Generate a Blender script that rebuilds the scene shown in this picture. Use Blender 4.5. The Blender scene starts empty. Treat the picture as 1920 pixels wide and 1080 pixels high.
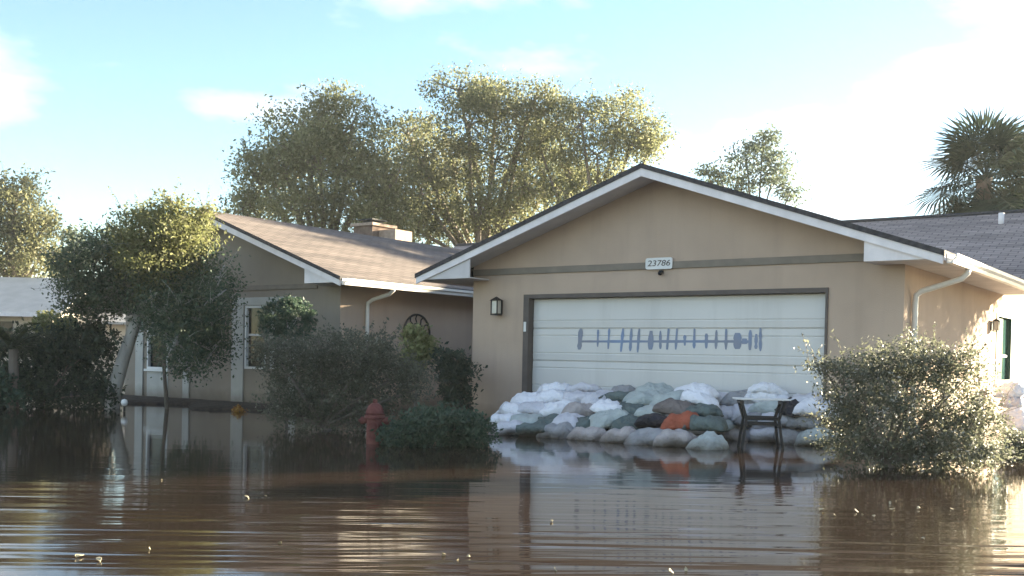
import bpy, bmesh, math, random
import numpy as np
from mathutils import Vector, Matrix
R = math.radians
sc = bpy.context.scene
col = sc.collection

# ------------------------------------------------------------------ camera
# world: X runs along the garage front, Y runs back into the plot, Z=0 is the flood level
PSI, FPX, CY, PITCH, ROLL, H = 0.62, 1934.14, 712.44, -0.02208, 0.01956, 1.08
P0 = (-0.683, 17.498)
def w2g(p):
    x, y = p[0] - P0[0], p[1] - P0[1]
    c, s = math.cos(PSI), math.sin(PSI)
    return Vector((x*c - y*s, x*s + y*c, p[2]))
def d2g(p):
    c, s = math.cos(PSI), math.sin(PSI)
    return Vector((p[0]*c - p[1]*s, p[0]*s + p[1]*c, p[2]))
def tilt(d):
    return (d[0], d[1]*math.cos(PITCH) - d[2]*math.sin(PITCH), d[1]*math.sin(PITCH) + d[2]*math.cos(PITCH))
CAM = w2g((0, 0, H))
cr, sr = math.cos(ROLL), math.sin(ROLL)
RIGHT, UP, FWD = d2g(tilt((cr, 0, sr))), d2g(tilt((-sr, 0, cr))), d2g(tilt((0, 1, 0)))
cd = bpy.data.cameras.new('camera'); cam = bpy.data.objects.new('camera', cd); col.objects.link(cam)
cam.matrix_world = Matrix((( RIGHT.x, UP.x, -FWD.x, CAM.x), (RIGHT.y, UP.y, -FWD.y, CAM.y), (RIGHT.z, UP.z, -FWD.z, CAM.z), (0, 0, 0, 1)))
cd.sensor_width = 36; cd.lens = 36*FPX/1920; cd.shift_y = (CY - 540)/1920
cd.clip_end = 2000
sc.camera = cam
sc.render.resolution_x, sc.render.resolution_y = 1024, 576

# ------------------------------------------------------------------ light
SUN = Vector((0.50, 1.0, 0.22)).normalized()
EL, AZ = math.asin(SUN.z), math.atan2(SUN.x, SUN.y)
w = bpy.data.worlds.new('World'); sc.world = w; w.use_nodes = True
nt = w.node_tree; N = nt.nodes; N.clear(); Lk = nt.links.new
out = N.new('ShaderNodeOutputWorld'); bg = N.new('ShaderNodeBackground'); bg.inputs[1].default_value = 0.05
sky = N.new('ShaderNodeTexSky'); sky.sky_type = 'NISHITA'; sky.sun_disc = False
sky.sun_elevation = EL; sky.sun_rotation = AZ; sky.air_density = 1.0; sky.dust_density = .15; sky.ozone_density = 2.0
tc = N.new('ShaderNodeTexCoord'); mp = N.new('ShaderNodeMapping'); mp.inputs['Scale'].default_value = (1, 1, 2.6)
nz = N.new('ShaderNodeTexNoise'); nz.inputs['Scale'].default_value = 2.3; nz.inputs['Detail'].default_value = 6; nz.inputs['Roughness'].default_value = .55
rp = N.new('ShaderNodeValToRGB'); rp.color_ramp.elements[0].position = .50; rp.color_ramp.elements[1].position = .74
rp.color_ramp.elements[1].color = (.75, .75, .75, 1)
mx = N.new('ShaderNodeMix'); mx.data_type = 'RGBA'; mx.inputs['B'].default_value = (6.9, 6.5, 6.1, 1)
Lk(tc.outputs['Generated'], mp.inputs[0]); Lk(mp.outputs[0], nz.inputs['Vector']); Lk(nz.outputs[0], rp.inputs[0])
Lk(rp.outputs[0], mx.inputs['Factor']); Lk(sky.outputs[0], mx.inputs['A']); Lk(mx.outputs['Result'], bg.inputs[0]); Lk(bg.outputs[0], out.inputs[0])
sl = bpy.data.lights.new('sun', 'SUN'); so = bpy.data.objects.new('sun', sl); col.objects.link(so)
sl.energy = 5.0; sl.angle = R(.5); sl.color = (1.0, .87, .62)
so.rotation_euler = SUN.to_track_quat('Z', 'Y').to_euler()
so.location = (0, 30, 30)
vs = sc.view_settings; vs.view_transform = 'Standard'; vs.look = 'None'; vs.gamma = 1; vs.use_curve_mapping = False
vs.exposure = 3.05

# ------------------------------------------------------------------ pixel -> place
def ray(px, py):
    a, b = px - 960, py - CY
    return RIGHT*(a/FPX) - UP*(b/FPX) + FWD
def atz(px, py, z=0.): d = ray(px, py); return CAM + d*((z - CAM.z)/d.z)
def atv(px, py, v): d = ray(px, py); return CAM + d*((v - CAM.y)/d.y)
def atu(px, py, u): d = ray(px, py); return CAM + d*((u - CAM.x)/d.x)
def atD(px, py, D): return CAM + ray(px, py)*D

# ------------------------------------------------------------------ helpers
def tag(o, label=None, cat=None, group=None, kind=None):
    if label: o['label'] = label
    if cat: o['category'] = cat
    if group: o['group'] = group
    if kind: o['kind'] = kind
    return o
def empty(name, loc=(0, 0, 0), rz=0):
    o = bpy.data.objects.new(name, None); col.objects.link(o); o.location = loc; o.rotation_euler = (0, 0, rz); o.empty_display_size = .1
    return o
class MB:
    def __init__(s): s.v = []; s.f = []
    def add(s, vs, fs):
        n = len(s.v); s.v += [tuple(p) for p in vs]; s.f += [tuple(i + n for i in f) for f in fs]; return s
    def box(s, x0, x1, y0, y1, z0, z1, m=None):
        vs = [Vector((x, y, z)) for z in (z0, z1) for y in (y0, y1) for x in (x0, x1)]
        if m: vs = [m @ p for p in vs]
        return s.add(vs, [(0, 2, 3, 1), (4, 5, 7, 6), (0, 1, 5, 4), (2, 6, 7, 3), (0, 4, 6, 2), (1, 3, 7, 5)])
    def bar(s, a, b, wx, wy, up=(0, 0, 1)):
        a, b = Vector(a), Vector(b); d = (b - a); L = d.length; d.normalize(); up = Vector(up)
        if abs(d.dot(up)) > .98: up = Vector((0, 1, 0))
        x = d.cross(up).normalized(); y = x.cross(d)
        m = Matrix(((x.x, y.x, d.x, a.x), (x.y, y.y, d.y, a.y), (x.z, y.z, d.z, a.z), (0, 0, 0, 1)))
        return s.box(-wx/2, wx/2, -wy/2, wy/2, 0, L, m)
    def prism(s, poly, f0, f1):            # poly: list of 2d, f0/f1: map (a,b)->3d for each end
        n = len(poly); vs = [f0(*p) for p in poly] + [f1(*p) for p in poly]
        fs = [tuple(range(n))[::-1], tuple(range(n, 2*n))] + [(i, (i + 1) % n, n + (i + 1) % n, n + i) for i in range(n)]
        return s.add(vs, fs)
    def tube(s, pts, rad, k=8, cap=True):
        pts = [Vector(p) for p in pts]; n = len(pts); rings = []
        base = len(s.v); x = None
        for i, p in enumerate(pts):
            d = (pts[min(i + 1, n - 1)] - pts[max(i - 1, 0)]).normalized()
            if x is None:
                x = d.orthogonal().normalized()
            x = (x - d*x.dot(d)).normalized(); y = d.cross(x)
            r = rad[i] if isinstance(rad, (list, tuple)) else rad
            for j in range(k):
                a = 2*math.pi*j/k; s.v.append(tuple(p + (x*math.cos(a) + y*math.sin(a))*r))
        for i in range(n - 1):
            for j in range(k):
                s.f.append((base + i*k + j, base + i*k + (j + 1) % k, base + (i + 1)*k + (j + 1) % k, base + (i + 1)*k + j))
        if cap:
            s.f.append(tuple(base + j for j in range(k))[::-1]); s.f.append(tuple(base + (n - 1)*k + j for j in range(k)))
        return s
    def lathe(s, prof, k=20, c=(0, 0, 0)):
        return s.tube_profile(prof, k, c)
    def tube_profile(s, prof, k, c):
        base = len(s.v)
        for r, z in prof:
            for j in range(k):
                a = 2*math.pi*j/k; s.v.append((c[0] + r*math.cos(a), c[1] + r*math.sin(a), c[2] + z))
        for i in range(len(prof) - 1):
            for j in range(k):
                s.f.append((base + i*k + j, base + i*k + (j + 1) % k, base + (i + 1)*k + (j + 1) % k, base + (i + 1)*k + j))
        s.f.append(tuple(base + j for j in range(k))[::-1]); s.f.append(tuple(base + (len(prof) - 1)*k + j for j in range(k)))
        return s
    def mesh(s, name):
        me = bpy.data.meshes.new(name); me.from_pydata(s.v, [], s.f); me.update(); return me
    def build(s, name, m, parent=None, smooth=False, bevel=0):
        me = s.mesh(name); me.materials.append(m)
        if smooth:
            for p in me.polygons: p.use_smooth = True
        o = bpy.data.objects.new(name, me); col.objects.link(o)
        if parent: o.parent = parent
        if bevel:
            b = o.modifiers.new('bevel', 'BEVEL'); b.width = bevel; b.segments = 2; b.limit_method = 'ANGLE'
        return o

# ------------------------------------------------------------------ materials
def hx(r, g, b): return tuple(((c/255)/12.92 if c/255 <= .04045 else ((c/255 + .055)/1.055)**2.4) for c in (r, g, b)) + (1,)
def mat(name, c, rough=.7, var=.12, vs=3., bump=0., bs=60., metal=0., spec=.3, c2=None, stretch=None, detail=4):
    m = bpy.data.materials.new(name); m.use_nodes = True; t = m.node_tree; n = t.nodes; l = t.links.new
    b = n['Principled BSDF']; b.inputs['Roughness'].default_value = rough; b.inputs['Metallic'].default_value = metal
    b.inputs['Specular IOR Level'].default_value = spec
    tc = n.new('ShaderNodeTexCoord'); mpn = n.new('ShaderNodeMapping'); l(tc.outputs['Object'], mpn.inputs[0])
    if stretch: mpn.inputs['Scale'].default_value = stretch
    nz = n.new('ShaderNodeTexNoise'); nz.inputs['Scale'].default_value = vs; nz.inputs['Detail'].default_value = detail; l(mpn.outputs[0], nz.inputs['Vector'])
    r = n.new('ShaderNodeValToRGB'); c = tuple(c[:3])
    lo = tuple(x*(1 - var) for x in c) + (1,); hi = tuple(min(1, x*(1 + var)) for x in c) + (1,)
    if c2: lo, hi = tuple(c) + (1,), tuple(c2[:3]) + (1,)
    r.color_ramp.elements[0].color = lo; r.color_ramp.elements[1].color = hi
    r.color_ramp.elements[0].position = .32; r.color_ramp.elements[1].position = .68
    l(nz.outputs[0], r.inputs[0]); l(r.outputs[0], b.inputs['Base Color'])
    if bump:
        n2 = n.new('ShaderNodeTexNoise'); n2.inputs['Scale'].default_value = bs; n2.inputs['Detail'].default_value = 3; l(tc.outputs['Object'], n2.inputs['Vector'])
        bp = n.new('ShaderNodeBump'); bp.inputs['Strength'].default_value = bump; bp.inputs['Distance'].default_value = .01 if bs > 20 else .05
        l(n2.outputs[0], bp.inputs['Height']); l(bp.outputs[0], b.inputs['Normal'])
    return m
def weather(m, z0, z1, c, streak=.0):
    t = m.node_tree; n = t.nodes; l = t.links.new; b = n['Principled BSDF']; src = b.inputs['Base Color'].links[0].from_socket
    g = n.new('ShaderNodeNewGeometry'); sp = n.new('ShaderNodeSeparateXYZ'); l(g.outputs['Position'], sp.inputs[0])
    nz = n.new('ShaderNodeTexNoise'); nz.inputs['Scale'].default_value = 5; nz.inputs['Detail'].default_value = 5; l(g.outputs['Position'], nz.inputs['Vector'])
    a = n.new('ShaderNodeMath'); a.operation = 'MULTIPLY_ADD'; a.inputs[1].default_value = -.22; l(nz.outputs[0], a.inputs[0]); l(sp.outputs['Z'], a.inputs[2])
    mr = n.new('ShaderNodeMapRange'); mr.inputs['From Min'].default_value = z0 - .11; mr.inputs['From Max'].default_value = z1 - .11; mr.inputs['To Min'].default_value = .85; mr.inputs['To Max'].default_value = 0; l(a.outputs[0], mr.inputs[0])
    mx = n.new('ShaderNodeMix'); mx.data_type = 'RGBA'; l(mr.outputs[0], mx.inputs['Factor']); l(src, mx.inputs['A']); mx.inputs['B'].default_value = tuple(c) + (1,)
    outp = mx.outputs['Result']
    if streak:
        mp_ = n.new('ShaderNodeMapping'); mp_.inputs['Scale'].default_value = (3.5, 3.5, .3); l(g.outputs['Position'], mp_.inputs[0])
        n2 = n.new('ShaderNodeTexNoise'); n2.inputs['Scale'].default_value = 1; n2.inputs['Detail'].default_value = 6; n2.inputs['Roughness'].default_value = .65; l(mp_.outputs[0], n2.inputs['Vector'])
        r2 = n.new('ShaderNodeMapRange'); r2.inputs['From Min'].default_value = .5; r2.inputs['From Max'].default_value = .8; r2.inputs['To Max'].default_value = streak; l(n2.outputs[0], r2.inputs[0])
        m2 = n.new('ShaderNodeMix'); m2.data_type = 'RGBA'; l(r2.outputs[0], m2.inputs['Factor']); l(outp, m2.inputs['A']); m2.inputs['B'].default_value = (.10, .085, .07, 1); outp = m2.outputs['Result']
    l(outp, b.inputs['Base Color'])
def leafmat(name, c1, c2, c3=None, trans=.35, rough=.55):
    m = bpy.data.materials.new(name); m.use_nodes = True; t = m.node_tree; n = t.nodes; l = t.links.new
    b = n['Principled BSDF']; b.inputs['Roughness'].default_value = rough; b.inputs['Specular IOR Level'].default_value = .3
    at = n.new('ShaderNodeAttribute'); at.attribute_name = 'tone'
    r = n.new('ShaderNodeValToRGB'); r.color_ramp.elements[0].color = tuple(c1) + (1,); r.color_ramp.elements[1].color = tuple(c2) + (1,)
    if c3:
        e = r.color_ramp.elements.new(.9); e.color = tuple(c2) + (1,); r.color_ramp.elements[-1].color = tuple(c3) + (1,)
        r.color_ramp.elements[0].position = 0
    l(at.outputs['Fac'], r.inputs[0]); l(r.outputs[0], b.inputs['Base Color'])
    tr = n.new('ShaderNodeBsdfTranslucent'); l(r.outputs[0], tr.inputs[0])
    ms = n.new('ShaderNodeMixShader'); ms.inputs[0].default_value = trans
    l(b.outputs[0], ms.inputs[1]); l(tr.outputs[0], ms.inputs[2]); l(ms.outputs[0], n['Material Output'].inputs[0])
    return m
def shingles(name, axis, c1, c2, cm):
    m = bpy.data.materials.new(name); m.use_nodes = True; t = m.node_tree; n = t.nodes; l = t.links.new
    b = n['Principled BSDF']; b.inputs['Roughness'].default_value = .9; b.inputs['Specular IOR Level'].default_value = .15
    tc = n.new('ShaderNodeTexCoord'); sp = n.new('ShaderNodeSeparateXYZ'); cb = n.new('ShaderNodeCombineXYZ'); l(tc.outputs['Object'], sp.inputs[0])
    a, bb = ('Y', 'X') if axis == 'u' else ('X', 'Y')
    l(sp.outputs[a], cb.inputs['X']); l(sp.outputs[bb], cb.inputs['Y'])
    br = n.new('ShaderNodeTexBrick'); l(cb.outputs[0], br.inputs['Vector']); br.inputs['Scale'].default_value = 1
    br.inputs['Brick Width'].default_value = .32; br.inputs['Row Height'].default_value = .135; br.inputs['Mortar Size'].default_value = .012; br.inputs['Mortar Smooth'].default_value = .3
    br.inputs['Color1'].default_value = c1 + (1,); br.inputs['Color2'].default_value = c2 + (1,); br.inputs['Mortar'].default_value = cm + (1,); br.inputs['Bias'].default_value = 0
    nz = n.new('ShaderNodeTexNoise'); nz.inputs['Scale'].default_value = .9; nz.inputs['Detail'].default_value = 8; nz.inputs['Roughness'].default_value = .7
    mpn = n.new('ShaderNodeMapping'); mpn.inputs['Scale'].default_value = (.3, 2.4, 1) if axis == 'v' else (2.4, .3, 1)
    l(tc.outputs['Object'], mpn.inputs[0]); l(mpn.outputs[0], nz.inputs['Vector'])
    mx = n.new('ShaderNodeMix'); mx.data_type = 'RGBA'; mx.blend_type = 'MULTIPLY'; mx.inputs['Factor'].default_value = 1
    r = n.new('ShaderNodeValToRGB'); r.color_ramp.elements[0].position = .3; r.color_ramp.elements[1].position = .65
    r.color_ramp.elements[0].color = (.54, .54, .56, 1); r.color_ramp.elements[1].color = (1.1, 1.08, 1.06, 1); l(nz.outputs[0], r.inputs[0])
    l(br.outputs[0], mx.inputs['A']); l(r.outputs[0], mx.inputs['B']); l(mx.outputs['Result'], b.inputs['Base Color'])
    n3 = n.new('ShaderNodeTexNoise'); n3.inputs['Scale'].default_value = 90; l(tc.outputs['Object'], n3.inputs['Vector'])
    ad = n.new('ShaderNodeMath'); ad.operation = 'MULTIPLY_ADD'; ad.inputs[1].default_value = -1.; l(br.outputs['Fac'], ad.inputs[0]); l(n3.outputs[0], ad.inputs[2])
    bp = n.new('ShaderNodeBump'); bp.inputs['Strength'].default_value = .5; bp.inputs['Distance'].default_value = .012; l(ad.outputs[0], bp.inputs['Height']); l(bp.outputs[0], b.inputs['Normal'])
    return m
M = {}
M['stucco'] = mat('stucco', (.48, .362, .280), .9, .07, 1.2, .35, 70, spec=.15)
M['stucco_wing_shaded'] = mat('stucco_wing_shaded', (.29, .245, .20), .9, .07, 1.2, .35, 70, spec=.15)  # house stucco darkened: shade on the wing front is put into the colour
M['trim_brown'] = mat('trim_brown', (.215, .18, .145), .75, .1, 5)
M['frame_brown'] = mat('frame_brown', (.11, .09, .08), .7, .12, 6)
M['fascia'] = mat('fascia', (.78, .72, .71), .6, .08, 4)
M['soffit'] = mat('soffit', (.60, .56, .55), .8, .08, 3)
M['white'] = mat('white', (.72, .71, .69), .5, .05, 4)
M['gutter'] = mat('gutter', (.78, .74, .68), .35, .05, 3, spec=.5)
M['door'] = mat('door', (.63, .605, .575), .45, .04, .8, spec=.4)
M['paint'] = mat('paint', (.25, .25, .275), .8, .25, 1.2, c2=(.21, .28, .43))
M['shingle_u'] = shingles('shingle_u', 'u', (.205, .170, .153), (.165, .139, .126), (.09, .077, .071))  # darker copy of the roof shingles, toned down for the sunlit slopes
M['shingle_v'] = shingles('shingle_v', 'v', (.40, .335, .305), (.31, .26, .24), (.17, .14, .13))  # same shingles made paler: brightness for the sunless slope is in the colour
M['shingle_edge'] = mat('shingle_edge', (.055, .052, .055), .9, .3, 20)
M['glass'] = mat('glass', (.012, .013, .015), .08, .1, 2, spec=.25)
M['glass_green'] = mat('glass_green', (.05, .11, .10), .05, .3, 1.2, spec=.6)
M['green_frame'] = mat('green_frame', (.025, .07, .045), .5, .1, 4)
M['curtain'] = mat('curtain', (.30, .31, .30), .9, .2, 1.5)
M['black'] = mat('black', (.012, .012, .014), .45, .2, 8)
M['bronze'] = mat('bronze', (.035, .03, .028), .5, .2, 10, metal=.4)
M['lamp_glass'] = mat('lamp_glass', (.55, .52, .45), .25, .05, 5, spec=.5)
M['brick'] = mat('brick', (.16, .11, .085), .9, .25, 8, .4, 30)
M['brick_pale'] = mat('brick_pale', (.36, .27, .21), .9, .2, 8, .4, 30)
M['dark_metal'] = mat('dark_metal', (.03, .03, .03), .5, .2, 8, metal=.5)
M['bark'] = mat('bark', (.16, .135, .115), .95, .35, 6, .8, 25, stretch=(1, 1, .35))
M['bark_grey'] = mat('bark_grey', (.36, .34, .31), .95, .3, 4, .8, 22, stretch=(1, 1, .3))
M['red'] = mat('red', (.09, .024, .022), .75, .2, 14, spec=.2, c2=(.17, .06, .052))
M['trim_shaded'] = mat('trim_shaded', (.44, .43, .40), .6, .06, 4)  # white trim of the wing greyed, its shade mixed into the paint colour
M['ground'] = mat('ground', (.10, .085, .055), .95, .3, .6, c2=(.07, .085, .035))
M['roof_pale'] = mat('roof_pale', (.42, .405, .38), .9, .08, 2)
M['wall_pale'] = mat('wall_pale', (.55, .49, .40), .9, .06, 1)
M['leaf_oak'] = leafmat('leaf_oak', (.12, .135, .07), (.27, .275, .14), (.38, .37, .24), .6)
M['leaf_sparse'] = leafmat('leaf_sparse', (.10, .115, .06), (.23, .235, .12), (.36, .34, .22), .55)
M['leaf_far'] = leafmat('leaf_far', (.12, .13, .07), (.25, .25, .13), (.32, .3, .18), .55)
M['leaf_teal'] = leafmat('leaf_teal', (.09, .12, .09), (.2, .23, .16), None, .45)
M['leaf_yellow'] = leafmat('leaf_yellow', (.11, .125, .05), (.25, .255, .11), (.36, .345, .19), .55)
M['leaf_dark'] = leafmat('leaf_dark', (.045, .072, .048), (.11, .15, .085), (.2,.21,.12), .4)
M['leaf_hedge'] = leafmat('leaf_hedge', (.028, .04, .028), (.07, .09, .055), None, .3)
M['leaf_plum'] = leafmat('leaf_plum', (.068, .074, .05), (.145, .148, .105), (.26, .25, .20), .4)
M['leaf_topiary'] = leafmat('leaf_topiary', (.032, .06, .042), (.08, .12, .075), None, .3)
M['leaf_bush'] = leafmat('leaf_bush', (.085, .095, .065), (.20, .205, .145), (.50, .48, .43), .5, .4)
M['leaf_light'] = leafmat('leaf_light', (.14, .16, .05), (.30, .30, .14), None, .3)
M['leaf_orange'] = leafmat('leaf_orange', (.24, .09, .02), (.50, .27, .05), (.55, .38, .12), .2)
M['leaf_palm'] = leafmat('leaf_palm', (.028, .042, .028), (.06, .08, .05), None, .2)
M['leaf_cycad'] = leafmat('leaf_cycad', (.02, .03, .014), (.055, .07, .03), None, .2)
M['debris'] = mat('debris', (.36, .32, .22), .8, .2, 10)
BAG = {
 'white': mat('bag_white', (.78, .78, .82), .75, .06, 4, .9, 16), 'lilac': mat('bag_lilac', (.58, .57, .61), .75, .08, 4, .9, 15),
 'grey': mat('bag_grey', (.30, .30, .31), .8, .15, 6, .9, 16), 'pale_green': mat('bag_pale_green', (.40, .44, .43), .8, .12, 6, .9, 15),
 'green': mat('bag_green', (.11, .14, .135), .8, .2, 6, .9, 16), 'tan': mat('bag_tan', (.40, .36, .35), .85, .14, 6, .9, 15),
 'orange': mat('bag_orange', (.33, .09, .05), .8, .2, 6, .9, 15), 'black': mat('bag_black', (.022, .022, .03), .6, .2, 6, .9, 15),
 'brown': mat('bag_brown', (.17, .145, .135), .85, .2, 6, .9, 15)}

for q_ in ('stucco', 'stucco_wing_shaded', 'trim_shaded'): weather(M[q_], .02, .34, (.13, .10, .075), .13)
for q_ in ('fascia', 'door', 'gutter', 'soffit'): weather(M[q_], -.3, .25, (.2, .18, .15), .16)
for q_ in BAG.values(): weather(q_, -.02, .14, (.085, .065, .048))
def water_mat():
    m = bpy.data.materials.new('flood_water'); m.use_nodes = True; t = m.node_tree; n = t.nodes; l = t.links.new
    b = n['Principled BSDF']; b.inputs['Roughness'].default_value = .06; b.inputs['IOR'].default_value = 1.36
    tc = n.new('ShaderNodeTexCoord')
    nz = n.new('ShaderNodeTexNoise'); nz.inputs['Scale'].default_value = .35; nz.inputs['Detail'].default_value = 3; l(tc.outputs['Object'], nz.inputs['Vector'])
    r = n.new('ShaderNodeValToRGB'); r.color_ramp.elements[0].color = (.021, .013, .0092, 1); r.color_ramp.elements[1].color = (.034, .0215, .0155, 1); l(nz.outputs[0], r.inputs[0]); l(r.outputs[0], b.inputs['Base Color'])
    def wave(sx, sy, rot, det, seed):
        mpn = n.new('ShaderNodeMapping'); mpn.vector_type = 'TEXTURE'; mpn.inputs['Rotation'].default_value = (0, 0, rot); mpn.inputs['Scale'].default_value = (sx, sy, 1); mpn.inputs['Location'].default_value = (seed, seed*.7, 0)
        l(tc.outputs['Object'], mpn.inputs[0])
        q = n.new('ShaderNodeTexNoise'); q.inputs['Scale'].default_value = 1; q.inputs['Detail'].default_value = det; q.inputs['Roughness'].default_value = .5; q.inputs['Distortion'].default_value = .5; l(mpn.outputs[0], q.inputs['Vector'])
        return q.outputs[0]
    a = wave(2.6, .30, PSI_ROT, 1, 3.); c = wave(1.2, .11, PSI_ROT + .08, 1, 9.); d = wave(5., 1.1, PSI_ROT - .1, 1, 5.)
    # calm close to the house, ruffled where the street is open
    sp = n.new('ShaderNodeTexNoise'); sp.inputs['Scale'].default_value = .28; sp.inputs['Detail'].default_value = 1; l(tc.outputs['Object'], sp.inputs['Vector'])
    dist = n.new('ShaderNodeVectorMath'); dist.operation = 'DISTANCE'; l(tc.outputs['Object'], dist.inputs[0]); dist.inputs[1].default_value = (CAM.x - 1.0, CAM.y + .3, 0)
    mr = n.new('ShaderNodeMapRange'); mr.inputs['From Min'].default_value = 5.0; mr.inputs['From Max'].default_value = 10.0; mr.inputs['To Min'].default_value = 1; mr.inputs['To Max'].default_value = .09; mr.interpolation_type = 'SMOOTHSTEP'; l(dist.outputs['Value'], mr.inputs[0])
    r2 = n.new('ShaderNodeMapRange'); r2.inputs['From Min'].default_value = .36; r2.inputs['From Max'].default_value = .6; r2.inputs['To Min'].default_value = .35; l(sp.outputs[0], r2.inputs[0])
    mm = n.new('ShaderNodeMath'); mm.operation = 'MULTIPLY'; l(mr.outputs[0], mm.inputs[0]); l(r2.outputs[0], mm.inputs[1])
    def ma(x, k, y):
        q = n.new('ShaderNodeMath'); q.operation = 'MULTIPLY_ADD'; l(x, q.inputs[0]); q.inputs[1].default_value = k
        if y is None: q.inputs[2].default_value = 0
        else: l(y, q.inputs[2])
        return q.outputs[0]
    hgt = ma(a, 1., ma(c, .28, ma(d, 1.2, None)))
    m2 = n.new('ShaderNodeMath'); m2.operation = 'MULTIPLY'; l(hgt, m2.inputs[0]); l(mm.outputs[0], m2.inputs[1])
    bp = n.new('ShaderNodeBump'); bp.inputs['Strength'].default_value = 1; bp.inputs['Distance'].default_value = .015; l(m2.outputs[0], bp.inputs['Height']); l(bp.outputs[0], b.inputs['Normal'])
    return m
PSI_ROT = math.atan2(RIGHT.y, RIGHT.x)
M['water'] = water_mat()

# ------------------------------------------------------------------ ground and flood water
def sstep(a, b, x): t = max(0, min(1, (x - a)/(b - a))); return t*t*(3 - 2*t)
def gz(x, y):
    far = max(sstep(7, 20, y), sstep(-24, -34, x), sstep(24, 40, x), sstep(-40, -60, y))
    return -.28 + .55*far
g = MB(); xs = list(np.linspace(-40, 50, 46)); xs = [-900, -300, -120] + xs + [120, 300, 900]; ys = list(np.linspace(-60, 60, 61)); ys = [-900, -250] + ys + [150, 400, 900]
nx = len(xs)
for y in ys:
    for x in xs: g.v.append((x, y, gz(x, y)))
for j in range(len(ys) - 1):
    for i in range(nx - 1): g.f.append((j*nx + i, j*nx + i + 1, (j + 1)*nx + i + 1, (j + 1)*nx + i))
tag(g.build('ground', M['ground'], smooth=True), kind='structure')
wv = MB().add([(-60, -70, 0), (70, -70, 0), (70, 24, 0), (-60, 24, 0)], [(0, 1, 2, 3)])
tag(wv.build('flood_water', M['water']), kind='structure')

bed = MB(); rg = random.Random(5); K = 60; vv = []
for i in range(K + 1):
    u_ = -11 + 8.3*i/K; e_ = -1.15 - .35*math.sin(i*.33) - .25*rg.random()
    vv += [(u_, e_ - .12, -.03), (u_, e_, .03 + .02*rg.random()), (u_, -.6, .07 + .03*rg.random()), (u_, -.05, .08)]
bed.add(vv, [(4*i + j, 4*i + 4 + j, 4*i + 5 + j, 4*i + 1 + j) for i in range(K) for j in range(3)])
M['mulch'] = mat('mulch', (.045, .034, .026), .95, .4, 14, .8, 40)
tag(bed.build('planting_bed', M['mulch'], smooth=True), kind='structure')
# ------------------------------------------------------------------ the house
house = empty('house', (3.5, 0, 0))
tag(house, 'low beige stucco house with two front gables and a wide white garage door', 'house')
class HP:                                    # child parts keep world coordinates
    pass
def hp(mb, name, m, parent=None, smooth=False, bevel=0, label=None):
    o = mb.build(name, m, None, smooth, bevel); p = parent or house
    o.parent = p
    o.matrix_parent_inverse = Matrix.Translation((-3.5, 0, 0))
    if label: o['label'] = label
    return o
def sub(mb, name, m, parent, smooth=False, bevel=0):
    o = mb.build(name, m, None, smooth, bevel); o.parent = parent; return o

def holed(u0, u1, z0, z1, holes, f, depth):
    """wall face with openings; f(a, z, d) -> 3d where d is depth behind the face"""
    mb = MB(); us = sorted({u0, u1} | {h[0] for h in holes} | {h[1] for h in holes}); zs = sorted({z0, z1} | {h[2] for h in holes} | {h[3] for h in holes})
    for i in range(len(us) - 1):
        for j in range(len(zs) - 1):
            cu, cz = (us[i] + us[i + 1])/2, (zs[j] + zs[j + 1])/2
            if any(h[0] < cu < h[1] and h[2] < cz < h[3] for h in holes): continue
            mb.add([f(us[i], zs[j], 0), f(us[i + 1], zs[j], 0), f(us[i + 1], zs[j + 1], 0), f(us[i], zs[j + 1], 0)], [(0, 1, 2, 3)])
    for a, b, c, d in holes:
        q = [(a, c), (b, c), (b, d), (a, d)]
        for k in range(4):
            p, r = q[k], q[(k + 1) % 4]
            mb.add([f(*p, 0), f(*r, 0), f(*r, depth), f(*p, depth)], [(0, 1, 2, 3)])
    return mb
SL = .343                                    # roof slope
GP, GZ = 3.49, 3.92                          # garage ridge
GE0, GE1 = -.78, 7.68                        # garage eaves
WP, WZ, WE1 = -6.27, 3.89, -2.36             # left wing ridge and eave
WE0 = 2*WP - WE1
GW, DL, DR, DT = 7.06, 1.155, 6.035, 2.04
# --- garage front wall
def gable_top(u): return GZ - .11 - abs(u - GP)*SL
mb = MB(); poly = [(0, -.4), (DL - .10, -.4), (DL - .10, DT + .065), (DR + .035, DT + .065), (DR + .035, -.4), (GW, -.4), (GW, gable_top(GW)), (GP, gable_top(GP)), (0, gable_top(0))]
mb.prism(poly, lambda a, b: (a, 0, b), lambda a, b: (a, .2, b))
hp(mb, 'garage_wall', M['stucco'])
hp(MB().box(.005, 6.72, -.028, .0, 2.44, 2.545), 'trim_board', M['trim_brown'], bevel=.006)
# door casing
hp(MB().box(DL - .10, DL, -.022, .16, -.35, DT + .001), 'door_jamb', M['frame_brown'])
hp(MB().box(DR, DR + .035, -.022, .16, -.35, DT + .001), 'door_jamb', M['frame_brown'])
hp(MB().box(DL - .10, DR + .035, -.022, .16, DT + .001, DT + .065), 'door_header', M['frame_brown'])
hp(MB().box(DL - .085, DL - .035, -.034, -.022, 1.50, 1.66), 'door_keypad', M['white'], bevel=.006, label='small pale keypad on the brown garage door jamb')
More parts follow.
